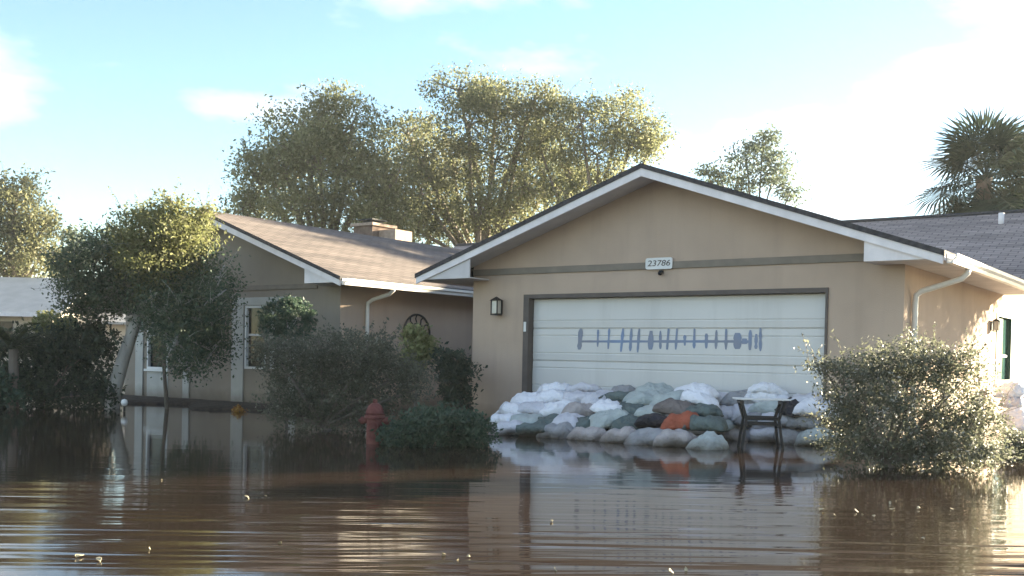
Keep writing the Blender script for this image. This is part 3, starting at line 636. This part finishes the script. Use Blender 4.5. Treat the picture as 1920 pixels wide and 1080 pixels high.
# the leaning tree in front of the left wing
TB = atz(208, 766)
k = 19.0
tr = [TB + Vector((0, 0, -.3)), atD(213, 735, k), atD(232, 670, k), atD(250, 618, k), atD(262, 585, k)]
lob = plobes(19.0, [(150, 580, 30, 25), (185, 575, 35, 25), (175, 500, 50, 55), (215, 470, 50, 45), (150, 540, 32, 38), (215, 545, 55, 40), (265, 520, 45, 50), (330, 520, 55, 50), (380, 560, 45, 55), (350, 610, 50, 50), (410, 520, 30, 50), (300, 570, 40, 40), (190, 455, 28, 25), (400, 610, 30, 50), (340, 650, 40, 40), (395, 655, 30, 40), (130, 510, 22, 30)], 1.5, 7)
lob += plobes(18.1, [(305, 590, 42, 40), (330, 645, 42, 42), (375, 600, 42, 42), (285, 560, 35, 30), (350, 690, 30, 22), (400, 560, 28, 36)], 1., 9)
plant('leaning_tree', TB, lob, 44000, .058, M['leaf_dark'], M['bark_grey'], 'dark leafy tree with leaning pale grey trunk before the left gable', 'tree', 21, .13, 14, .15, fork=tr[-1], trunk=tr, twigs=4, shoots=170, shoot_len=.4)
B2 = gbase(318, 19.1, -.28)
lob = plobes(18.5, [(300, 430, 50, 45), (270, 450, 40, 45), (340, 440, 45, 40), (300, 490, 55, 35), (260, 410, 25, 22), (320, 400, 40, 22), (370, 430, 22, 25), (345, 480, 40, 30), (250, 480, 30, 35), (380, 400, 14, 12), (290, 540, 35, 25)], 1.3, 8)
plant('yellow_green_tree', B2, lob, 17000, .06, M['leaf_yellow'], M['bark'], 'yellow green tree catching the sun beside the left gable peak', 'tree', 22, .12, 14, .04, fork=atD(300, 560, 18.6), twigs=5, shoots=90, shoot_len=.4)

# shrubs and hedges
def shrub(name, D, lst, n, leaf, m, label, seed, basepx, cat='shrub', clump=.07, per=14, depth=.8, aspect=.5, shell=.45, sat=2, **kw):
    b = atD(*basepx, D); b.z = -.05
    return plant(name, b, plobes(D, lst, depth, seed, sat), n, leaf, m, M['bark'], label, cat, seed, clump, per, kw.pop('trunk_r', .03), shell=shell, part='foliage', stem='stems', aspect=aspect, minz=-.02, **kw)
shrub('hedge', 19.0, [(40, 740, 60, 50), (120, 740, 60, 50), (185, 740, 40, 45), (40, 690, 60, 70), (120, 690, 65, 70), (185, 690, 45, 70), (80, 660, 60, 45), (150, 650, 60, 40), (15, 725, 45, 40), (190, 640, 32, 30), (-40, 690, 60, 70)], 15000, .085, M['leaf_hedge'], 'tall dark clipped hedge left of the leaning trunk', 31, (110, 770), 'hedge', .1)
shrub('domed_shrub', 24.5, [(95, 605, 32, 22), (120, 612, 25, 18), (75, 615, 20, 15), (100, 660, 40, 40)], 3500, .09, M['leaf_yellow'], 'rounded olive yellow shrub above the dark hedge near the neighbouring house', 32, (95, 760))
shrub('green_shrub', 18.3, [(12, 730, 28, 30), (30, 745, 18, 18), (-20, 730, 30, 30)], 1800, .08, M['leaf_topiary'], 'small bright green plant at the waterline at far left', 33, (14, 775))
tp = shrub('topiary_ball', 17.8, [(537, 603, 54, 43)], 8000, .05, M['leaf_topiary'], 'clipped round green topiary on a stem before the wing window', 34, (537, 780), 'topiary', .03, shell=.86, sat=0)
shrub('plum_shrub', 14.6, [(560, 785, 50, 35), (640, 790, 60, 35), (715, 785, 50, 35), (520, 760, 40, 40), (560, 690, 80, 60), (650, 690, 90, 65), (730, 715, 75, 55), (520, 670, 50, 40), (600, 655, 60, 32), (690, 655, 70, 32), (745, 700, 45, 40), (640, 740, 100, 50), (560, 750, 55, 45), (780, 730, 40, 40), (500, 655, 30, 22)], 28000, .045, M['leaf_plum'], 'big rounded grey plum shrub in the middle of the front yard', 35, (640, 812), trunk_r=.05, clump=.08, twigs=3, shoots=90, shoot_len=.22)
shrub('variegated_shrub', 17.4, [(780, 636, 24, 18), (805, 646, 18, 14), (765, 626, 14, 10), (785, 670, 30, 25)], 2000, .075, M['leaf_light'], 'pale yellow leaved shrub lit by the sun under the wall ornament', 36, (785, 785))
shrub('dark_shrub', 16.8, [(850, 710, 35, 35), (865, 740, 25, 28), (835, 680, 22, 22), (858, 672, 14, 12)], 3500, .07, M['leaf_hedge'], 'dark shrub in the corner against the garage side', 37, (852, 790))
shrub('low_hedge', 12.4, [(750, 818, 38, 30), (800, 812, 55, 38), (850, 807, 50, 38), (895, 810, 42, 34), (820, 790, 60, 25), (880, 792, 40, 16), (770, 820, 45, 30)], 13000, .05, M['leaf_topiary'], 'low spreading green hedge at the left end of the sandbags', 38, (830, 845), 'hedge', .05)
shrub('flowering_shrub', 10.9, [(1600, 845, 60, 30), (1700, 862, 70, 30), (1790, 865, 70, 25), (1620, 740, 75, 75), (1700, 730, 80, 80), (1770, 745, 75, 75), (1580, 720, 50, 55), (1660, 690, 60, 42), (1740, 685, 65, 42), (1810, 710, 48, 55), (1650, 800, 80, 55), (1740, 810, 90, 60), (1810, 800, 60, 55), (1570, 790, 45, 50), (1840, 770, 35, 50), (1545, 690, 28, 14), (1790, 845, 80, 30), (1690, 850, 60, 22)], 34000, .036, M['leaf_bush'], 'large loose flowering shrub at the right garage corner half in sun', 39, (1700, 872), trunk_r=.04, clump=.06, twigs=6, shell=.35, shoots=130, shoot_len=.3)
shrub('straggly_shrub', 12.2, [(1880, 850, 40, 22), (1900, 830, 30, 20), (1850, 865, 30, 14), (1935, 845, 30, 20)], 2600, .045, M['leaf_bush'], 'low straggly sunlit growth at the waterline at far right', 40, (1890, 860), clump=.05)
shrub('orange_shrub', 18.6, [(448, 772, 15, 9), (446, 766, 9, 7)], 800, .03, M['leaf_orange'], 'small orange yellow clump at the waterline below the wing window', 41, (447, 778), clump=.02, per=8, sat=0)

# long arching stems of the shrub beside the garage door
# palm behind the right roof
def fan_mesh(rng):
    mb = MB(); L = .95; n = 26
    mb.tube([(0, 0, 0), (.45*L, 0, .05), (.9*L, 0, .0)], [.018, .014, .01], 4)
    T = [.5]*(len(mb.f))
    for i in range(n):
        a = R(-125 + 250*i/(n - 1)); ln = (.62 + .3*math.cos(a*.6))*(.9 + .2*rng.random()); c = Vector((.9*L, 0, 0)); d = Vector((math.cos(a), math.sin(a), 0)); s_ = Vector((-d.y, d.x, 0))*.028
        m1 = c + d*ln*.55 + Vector((0, 0, -.04)); e = c + d*ln + Vector((0, 0, -.16 - .2*rng.random()))
        mb.add([c, m1 - s_, e, m1 + s_], [(0, 1, 2, 3)])
    me = mb.mesh('frond'); at = me.attributes.new('tone', 'FLOAT', 'FACE'); at.data.foreach_set('value', np.array([rng.random() for _ in me.polygons], np.float32)); me.materials.append(M['leaf_palm']); return me
def palm(D, px, py, nf, label, seed, s=1.):
    rng = random.Random(seed); c = atD(px, py, D); b = Vector((c.x, c.y, gz(c.x, c.y)))
    root = empty('palm_tree', b); tag(root, label, 'palm', 'palms behind the right roof')
    hgt = c.z - b.z; mb = MB(); pts = []; rad = []
    for i in range(24): pts.append((math.sin(i*.2)*.05, 0, hgt*i/23 - .1)); rad.append(.19 + (.03 if i % 2 else 0) + (.05 if i > 18 else 0))
    mb.tube(pts, rad, 10); mb.build('trunk', M['bark'], root)
    ms = [fan_mesh(rng) for _ in range(3)]
    for i in range(nf):
        o = linked('frond', ms[i % 3], root); az = i*2.39996 + rng.uniform(-.2, .2); el = R(75 - 150*(i/(nf - 1)) + rng.uniform(-10, 10))
        o.location = (0, 0, hgt - .1 - .25*(i/nf)); o.rotation_euler = (rng.uniform(-.4, .4), -el, az); k = s*rng.uniform(.85, 1.15); o.scale = (k, k, k)
palm(34, 1848, 325, 64, 'dark cabbage palm standing clear behind the right roof ridge', 1, 1.38)
palm(37, 1945, 325, 54, 'second dark palm cut by the right picture edge behind the roof', 2, 1.25)
# cycad in front of the left hedge
def pinnate(rng, L=.8, n=26):
    mb = MB(); pts = [Vector((L*t, 0, .45*L*t - .75*L*t*t)) for t in np.linspace(0, 1, 9)]
    mb.tube(pts, [.012*(1 - .7*i/8) for i in range(9)], 4)
    for i in range(n):
        t = .15 + .85*i/n; p = Vector((L*t, 0, .45*L*t - .75*L*t*t)); ln = .17*math.sin(math.pi*(.12 + .85*t))*(.9 + .2*rng.random())
        for s_ in (-1, 1):
            d = Vector((.55, s_, .25)).normalized()*ln; mb.add([p, p + d*.5 + Vector((.012, 0, 0)), p + d, p + d*.5 - Vector((.012, 0, 0))], [(0, 1, 2, 3)])
    me = mb.mesh('frond'); at = me.attributes.new('tone', 'FLOAT', 'FACE'); at.data.foreach_set('value', np.array([rng.random() for _ in me.polygons], np.float32)); me.materials.append(M['leaf_cycad']); return me
def cycad(D, px, py, label, seed):
    rng = random.Random(seed); c = atD(px, py, D); root = empty('cycad', (c.x, c.y, -.1)); tag(root, label, 'cycad'); hgt = c.z + .1
    MB().tube([(0, 0, 0), (.02, 0, hgt*.5), (0, 0, hgt)], [.10, .09, .08], 10).build('trunk', M['bark'], root)
    ms = [pinnate(rng) for _ in range(2)]
    for i in range(26):
        o = linked('frond', ms[i % 2], root); o.location = (0, 0, hgt); o.rotation_euler = (rng.uniform(-.2, .2), -R(rng.uniform(-15, 55)), i*2.39996); k = rng.uniform(.85, 1.1); o.scale = (k, k, k)
cycad(18.4, 25, 655, 'spiky dark cycad poking above the hedge at the left edge', 3)

# ------------------------------------------------------------------ neighbouring house, far left
nb = empty('neighbour_house', atD(40, 700, 40).xy.to_3d()); tag(nb, 'neighbouring house with pale grey roof seen at far left', 'house')
A = atD(-260, 652, 40); B = atD(112, 652, 40); dx = (B - A).xy.to_3d().normalized(); dy = Vector((-dx.y, dx.x, 0)); Ln = (B - A).xy.length
org = Vector((A.x, A.y, 0))
def nbp(mb, n, m): o = mb.build(n, m); o.parent = nb; o.matrix_parent_inverse = Matrix.Translation(-nb.location); return o
def T3(x, y, z): return org + dx*x + dy*y + Vector((0, 0, z))
mm = Matrix(((dx.x, dy.x, 0, org.x), (dx.y, dy.y, 0, org.y), (0, 0, 1, 0), (0, 0, 0, 1)))
nbp(MB().box(.3, Ln - .5, .5, 8, 0, 2.5, mm), 'wall', M['wall_pale'])
zr = atD(50, 520, 44).z
nbp(MB().prism([(-.1, 2.40), (4.2, zr), (8.6, 2.40), (8.6, 2.32), (4.2, zr - .1), (-.1, 2.32)], lambda a, b: T3(0, a, b), lambda a, b: T3(Ln, a, b)), 'roof', M['roof_pale'])
nbp(MB().box(0, Ln, -.16, -.1, 2.28, 2.44, mm), 'gutter', M['fascia'])
nbp(MB().box(Ln*.55, Ln*.55 + 1.4, .42, .499, .9, 2.1, mm), 'window', M['glass'])
nbp(MB().box(Ln - .499, Ln + 5.2, 2.5, 7.5, 0, 2.15, mm), 'carport_wall', M['wall_pale'])
nbp(MB().prism([(2.0, 2.2), (5.0, 3.0), (8.0, 2.2), (8., 2.1), (5., 2.9), (2., 2.1)], lambda a, b: T3(Ln - .45, a, b), lambda a, b: T3(Ln + 5.5, a, b)), 'carport_roof', M['roof_pale'])

# ------------------------------------------------------------------ hydrant
p = atz(702, 832); t = empty('fire_hydrant', (p.x, p.y, -.12), PSI_ROT); tag(t, 'old red fire hydrant standing in the flood water', 'hydrant')
sub(MB().lathe([(.13, 0), (.13, .05), (.105, .06), (.1, .12), (.1, .42), (.125, .43), (.125, .465), (.1, .475)], 20), 'barrel', M['red'], t, smooth=False)
sub(MB().lathe([(.105, .476), (.11, .50), (.1, .54), (.075, .585), (.045, .61), (.02, .615)], 20), 'bonnet', M['red'], t, smooth=True)
sub(MB().lathe([(.028, .612), (.028, .655), (.02, .66)], 5), 'operating_nut', M['red'], t)
for k in range(8):
    a = R(45*k + 20); sub(MB().tube([(.115*math.cos(a), .115*math.sin(a), .425), (.115*math.cos(a), .115*math.sin(a), .478)], .009, 6), 'bolt', M['red'], t)
sub(MB().tube([(.10, -.05, .38), (.125, -.09, .30), (.09, -.12, .25), (.03, -.14, .30)], .006, 5), 'chain', M['dark_metal'], t)
for a, L_, r_ in ((0, .17, .045), (180, .17, .045), (270, .16, .06)):
    d = Vector((math.cos(R(a)), math.sin(R(a)), 0)); c = Vector((0, 0, .40 if r_ < .05 else .34))
    cp = sub(MB().tube([c + d*.08, c + d*.13, c + d*.131, c + d*L_, c + d*(L_ + .001), c + d*(L_ + .025)], [r_*.8, r_*.8, r_, r_, r_*.4, r_*.4], 10), 'outlet_cap', M['red'], t)

# ------------------------------------------------------------------ folding workbench
c = atz(1429, 842); ang = PSI_ROT - .10; W2 = .265
topz = 1.08 - (747 - 679)/FPX*13.2
t = empty('folding_workbench', (c.x, c.y, -.12), ang); tag(t, 'folding workbench with pale top and black splayed legs before the sandbags', 'workbench')
zt = topz + .12; hw = .315; dp = .40
for y0, y1 in ((-.02, .20), (.225, dp)):
    sub(MB().box(-hw - .02, hw + .02, y0, y1, zt - .010, zt + .008), 'table_board', M['white'], t, bevel=.004)
zm = zt - .24
for s_ in (-1, 1):
    for y in (.03, dp - .06):
        sub(MB().bar((s_*(hw - .05), y, zt - .022), (s_*(hw - .115), y, zm), .055, .035), 'bracket', M['black'], t)
        yo = -.05 if y < .2 else .05
        sub(MB().bar((s_*(hw - .12), y, zm + .02), (s_*(W2 - .0), y + yo, 0), .032, .032), 'leg', M['black'], t)
    sub(MB().box(s_*(hw - .06) - .02, s_*(hw - .06) + .02, .0, dp - .03, zt - .06, zt - .0225), 'side_rail', M['black'], t)
for y in (.03, dp - .06):
    sub(MB().box(-hw + .13, hw - .13, y - .02, y + .02, zm - .02, zm + .02), 'crossbar', M['black'], t)
    sub(MB().box(-hw + .13, hw - .13, y - .012, y + .012, zm - .085, zm - .055), 'crossbar', M['black'], t)

# ------------------------------------------------------------------ sandbags
def bag_mesh(seed, tied):
    rng = np.random.default_rng(seed); nx_, ny_ = 22, 14; L, Wd, T = .62, .42, .22
    ph = rng.random(8)*6.28
    vs = []; fs = []
    def pt(i, j, top):
        x = -1 + 2*i/nx_; y = -1 + 2*j/ny_
        ex = (1 - abs(x)**3.2); ey = (1 - abs(y)**2.6)
        h_ = max(0, ex*ey)**.5
        gth = 1.
        if tied and x > .5: gth = 1 - .78*sstep(.45, .80, x) + .62*sstep(.82, 1., x)
        wr = .006*math.sin(9*x + ph[0] + 3*y) + .005*math.sin(13*y + ph[1] - 4*x) + .012*math.sin(3.2*x + ph[2])*math.sin(2.6*y + ph[3])
        if tied: wr += .009*sstep(.2, .7, x)*math.sin(22*y + ph[4])
        wr += .010*(abs(math.sin(3.3*x + 4.1*y + ph[1])) - .5) + .008*(abs(math.sin(5.2*y - 3*x + ph[4])) - .5) + .006*(abs(math.sin(8*x + 2*y + ph[6])) - .5)
        wr += .008*math.sin(27*y + ph[5] + 5*x)*sstep(.55, .95, abs(x))
        X = L/2*x*(1 + .05*math.cos(2.2*y)) + .012*math.sin(6*y + ph[6]); Y = Wd/2*y*(1 - .10*abs(x)**4)*gth + .02*math.sin(3*x + ph[7])
        Z = (T*.62*h_*(.55 + .45*gth) + wr*h_*2) if top else (-T*.38*h_*(.55 + .45*gth) + wr*.5*h_)
        Z -= .085*x*x*abs(x)*(.4 + .6*math.cos(ph[5])**2) + .04*y*y*math.cos(ph[2]) + .03*x*y*math.sin(ph[0])
        return (X, Y, Z)
    idx = {}
    for top in (1, 0):
        for i in range(nx_ + 1):
            for j in range(ny_ + 1):
                e = i in (0, nx_) or j in (0, ny_)
                if e and not top: idx[(i, j, 0)] = idx[(i, j, 1)]; continue
                idx[(i, j, top)] = len(vs); vs.append(pt(i, j, top))
    for top in (1, 0):
        for i in range(nx_):
            for j in range(ny_):
                q = (idx[(i, j, top)], idx[(i + 1, j, top)], idx[(i + 1, j + 1, top)], idx[(i, j + 1, top)])
                fs.append(q if top else q[::-1])
    me = bpy.data.meshes.new('sandbag'); me.from_pydata(vs, [], fs); me.update(); me.materials.append(BAG['white'])
    for p_ in me.polygons: p_.use_smooth = True
    return me
BM = [bag_mesh(s, s % 3 != 0) for s in range(14)]
rb = random.Random(12); ORD = ['first', 'second', 'third', 'fourth', 'fifth', 'sixth', 'seventh', 'eighth', 'ninth', 'tenth', 'eleventh', 'twelfth', 'thirteenth', 'fourteenth']
CN = {'white': 'bright white', 'lilac': 'dull white', 'grey': 'grey', 'pale_green': 'pale green grey', 'green': 'dark green', 'tan': 'tan', 'orange': 'rust orange', 'black': 'black', 'brown': 'brown'}
def bag(loc, rz, colr, label, group, tx=0., ty=0., s=1.):
    o = bpy.data.objects.new('sandbag', rb.choice(BM)); col.objects.link(o); o.location = loc; o.rotation_euler = (tx, ty, rz)
    o.scale = (s*rb.uniform(.82, 1.12), s*rb.uniform(.85, 1.12), s*rb.uniform(.75, 1.05)); o.material_slots[0].link = 'OBJECT'; o.material_slots[0].material = BAG[colr]
    tag(o, label, 'sandbag', group); return o
rows = [
 ('bottom', [(958, 815, 'lilac'), (1000, 812, 'green'), (1048, 815, 'grey'), (1105, 820, 'tan'), (1168, 818, 'tan'), (1215, 822, 'grey'), (1268, 824, 'tan'), (1330, 822, 'pale_green'), (1385, 818, 'tan'), (1432, 812, 'lilac'), (1480, 812, 'grey'), (1530, 816, 'pale_green')]),
 ('second', [(948, 790, 'white'), (992, 790, 'pale_green'), (1030, 792, 'green'), (1068, 792, 'lilac'), (1108, 796, 'green'), (1148, 788, 'pale_green'), (1190, 794, 'green'), (1238, 795, 'black'), (1280, 792, 'orange'), (1322, 795, 'green'), (1362, 792, 'pale_green'), (1410, 792, 'grey'), (1455, 790, 'lilac'), (1502, 788, 'grey')]),
 ('third', [(965, 770, 'white'), (1012, 768, 'lilac'), (1052, 770, 'white'), (1092, 770, 'tan'), (1140, 772, 'white'), (1182, 770, 'green'), (1222, 772, 'pale_green'), (1272, 768, 'brown'), (1318, 772, 'green'), (1360, 770, 'lilac'), (1405, 768, 'lilac'), (1450, 768, 'pale_green'), (1495, 766, 'black'), (1532, 770, 'white')]),
 ('fourth', [(992, 750, 'white'), (1038, 748, 'white'), (1085, 748, 'lilac'), (1130, 750, 'lilac'), (1170, 748, 'green'), (1215, 748, 'pale_green'), (1258, 748, 'pale_green'), (1305, 750, 'white'), (1352, 750, 'lilac'), (1398, 750, 'grey'), (1442, 748, 'white'), (1515, 752, 'lilac')]),
 ('top', [(1040, 732, 'white'), (1092, 735, 'lilac'), (1165, 736, 'grey'), (1225, 736, 'pale_green'), (1300, 738, 'white'), (1440, 736, 'white')])]
GRP = 'sandbags piled against the garage door'
for ri, (rn, lst) in enumerate(rows):
    for bi, (px, py, cl) in enumerate(lst):
        if px > 1350: v = -.40 + .05*ri
        elif px < 1010: v = -2.15 + .36*ri
        else: v = -2.05 + .35*ri
        q = atv(px, py + 2, v)
        if ri == 0: q.z = .055
        side = rb.random() < .3
        rz = (R(90) + rb.uniform(-.5, .5)) if side else PSI_ROT*.5 + rb.uniform(-.45, .45) + (math.pi if rb.random() < .5 else 0)
        wh = ORD[bi] + ' from left in the ' + rn + ' row' if bi < len(lst) - 1 else 'rightmost in the ' + rn + ' row'
        bag(q, rz, cl, f'{CN[cl]} sandbag, {wh} at the garage door', GRP, rb.uniform(-.2, .2) + (.12 if not side else 0), rb.uniform(-.22, .22) + (.12 if side else 0))
side_spots = [(7.75, 4.6, .10, 'white', 'bottom left'), (7.7, 5.4, .12, 'lilac', 'bottom middle'), (7.75, 6.2, .10, 'white', 'bottom right'), (7.62, 5.0, .26, 'white', 'middle left'), (7.6, 5.8, .30, 'white', 'middle right'), (7.5, 5.4, .48, 'lilac', 'upper'), (7.45, 5.5, .66, 'white', 'topmost')]
for u, v, z, cl, wh in side_spots:
    bag((u, v, z), R(90) + rb.uniform(-.3, .3), cl, f'{CN[cl]} sunlit sandbag, {wh} of the stack below the green window', 'sandbags under the side window', s=1.15)

# ------------------------------------------------------------------ bits afloat
def leaf_bit(seed):
    rng = random.Random(seed); mb = MB(); n = 7; L, w_ = .09, .03
    a = [(L*(i/n - .5), -w_*math.sin(math.pi*i/n)*.8, .02*math.sin(3*i/n + seed)) for i in range(n + 1)]; b = [(L*(i/n - .5), w_*math.sin(math.pi*i/n), .012 + .03*math.sin(3*i/n + seed)) for i in range(n + 1)]
    c_ = [(x, y, z - .004) for x, y, z in a + b]
    mb.add(a + b + c_, [(i, i + 1, n + 2 + i, n + 1 + i) for i in range(n)] + [(2*n + 2 + i, 3*n + 3 + i, 3*n + 4 + i, 2*n + 3 + i) for i in range(n)] + [(i, 2*n + 2 + i, 2*n + 3 + i, i + 1) for i in range(n)] + [(n + 1 + i, n + 2 + i, 3*n + 4 + i, 3*n + 3 + i) for i in range(n)])
    me = mb.mesh('floating_leaf'); me.materials.append(M['debris']); return me
LM = [leaf_bit(s) for s in range(4)]; rl = random.Random(8)
spots = [(462, 935), (498, 932), (525, 1020), (283, 1030), (188, 1052), (150, 1045), (832, 1042), (856, 1050), (878, 1046), (1258, 1075), (1286, 1070), (1045, 1070), (1540, 958), (1565, 968), (1608, 960), (1618, 965), (1640, 970), (1668, 945), (1672, 955), (1680, 940), (1722, 955), (1728, 948), (1785, 955), (1830, 992), (1730, 1012), (1035, 978), (657, 830), (303, 900), (233, 772), (1890, 935)]
for i, (px, py) in enumerate(spots):
    q = atz(px, py); o = linked('floating_leaf', LM[i % 4]); o.location = (q.x, q.y, .006); o.rotation_euler = (rl.uniform(-.5, .5), rl.uniform(-.7, .7), rl.uniform(0, 6.3)); k = rl.uniform(.3, .6)*(.55 + .45*min(1, (q - CAM).length/10)); o.scale = (k, k, k)
    tag(o, 'small pale leaf floating on the brown flood water', 'leaf', 'leaves afloat on the flood')
# globe garden light by the leaning trunk
p = atz(233, 772); t = empty('garden_light', (p.x, p.y, -.2)); tag(t, 'small white globe garden light at the foot of the leaning trunk', 'garden light')
sub(MB().tube([(0, 0, 0), (0, 0, .30)], .02, 8), 'post', M['black'], t); sub(MB().lathe([(.01, .30), (.045, .315), (.06, .36), (.045, .405), (.01, .42)], 14), 'globe', M['white'], t, smooth=True)

# ------------------------------------------------------------------ thin morning air over the flood
hm = bpy.data.materials.new('haze'); hm.use_nodes = True; hn = hm.node_tree.nodes; hn.remove(hn['Principled BSDF'])
pv = hn.new('ShaderNodeVolumePrincipled'); pv.inputs['Color'].default_value = (.92, .95, 1, 1); pv.inputs['Density'].default_value = .00045; pv.inputs['Anisotropy'].default_value = 0
hm.node_tree.links.new(pv.outputs[0], hn['Material Output'].inputs['Volume'])
hz = MB().box(-120, 120, -75, 130, -1.4, 17).build('haze', hm); tag(hz, 'thin pale haze in the air over the flooded street', kind='stuff')
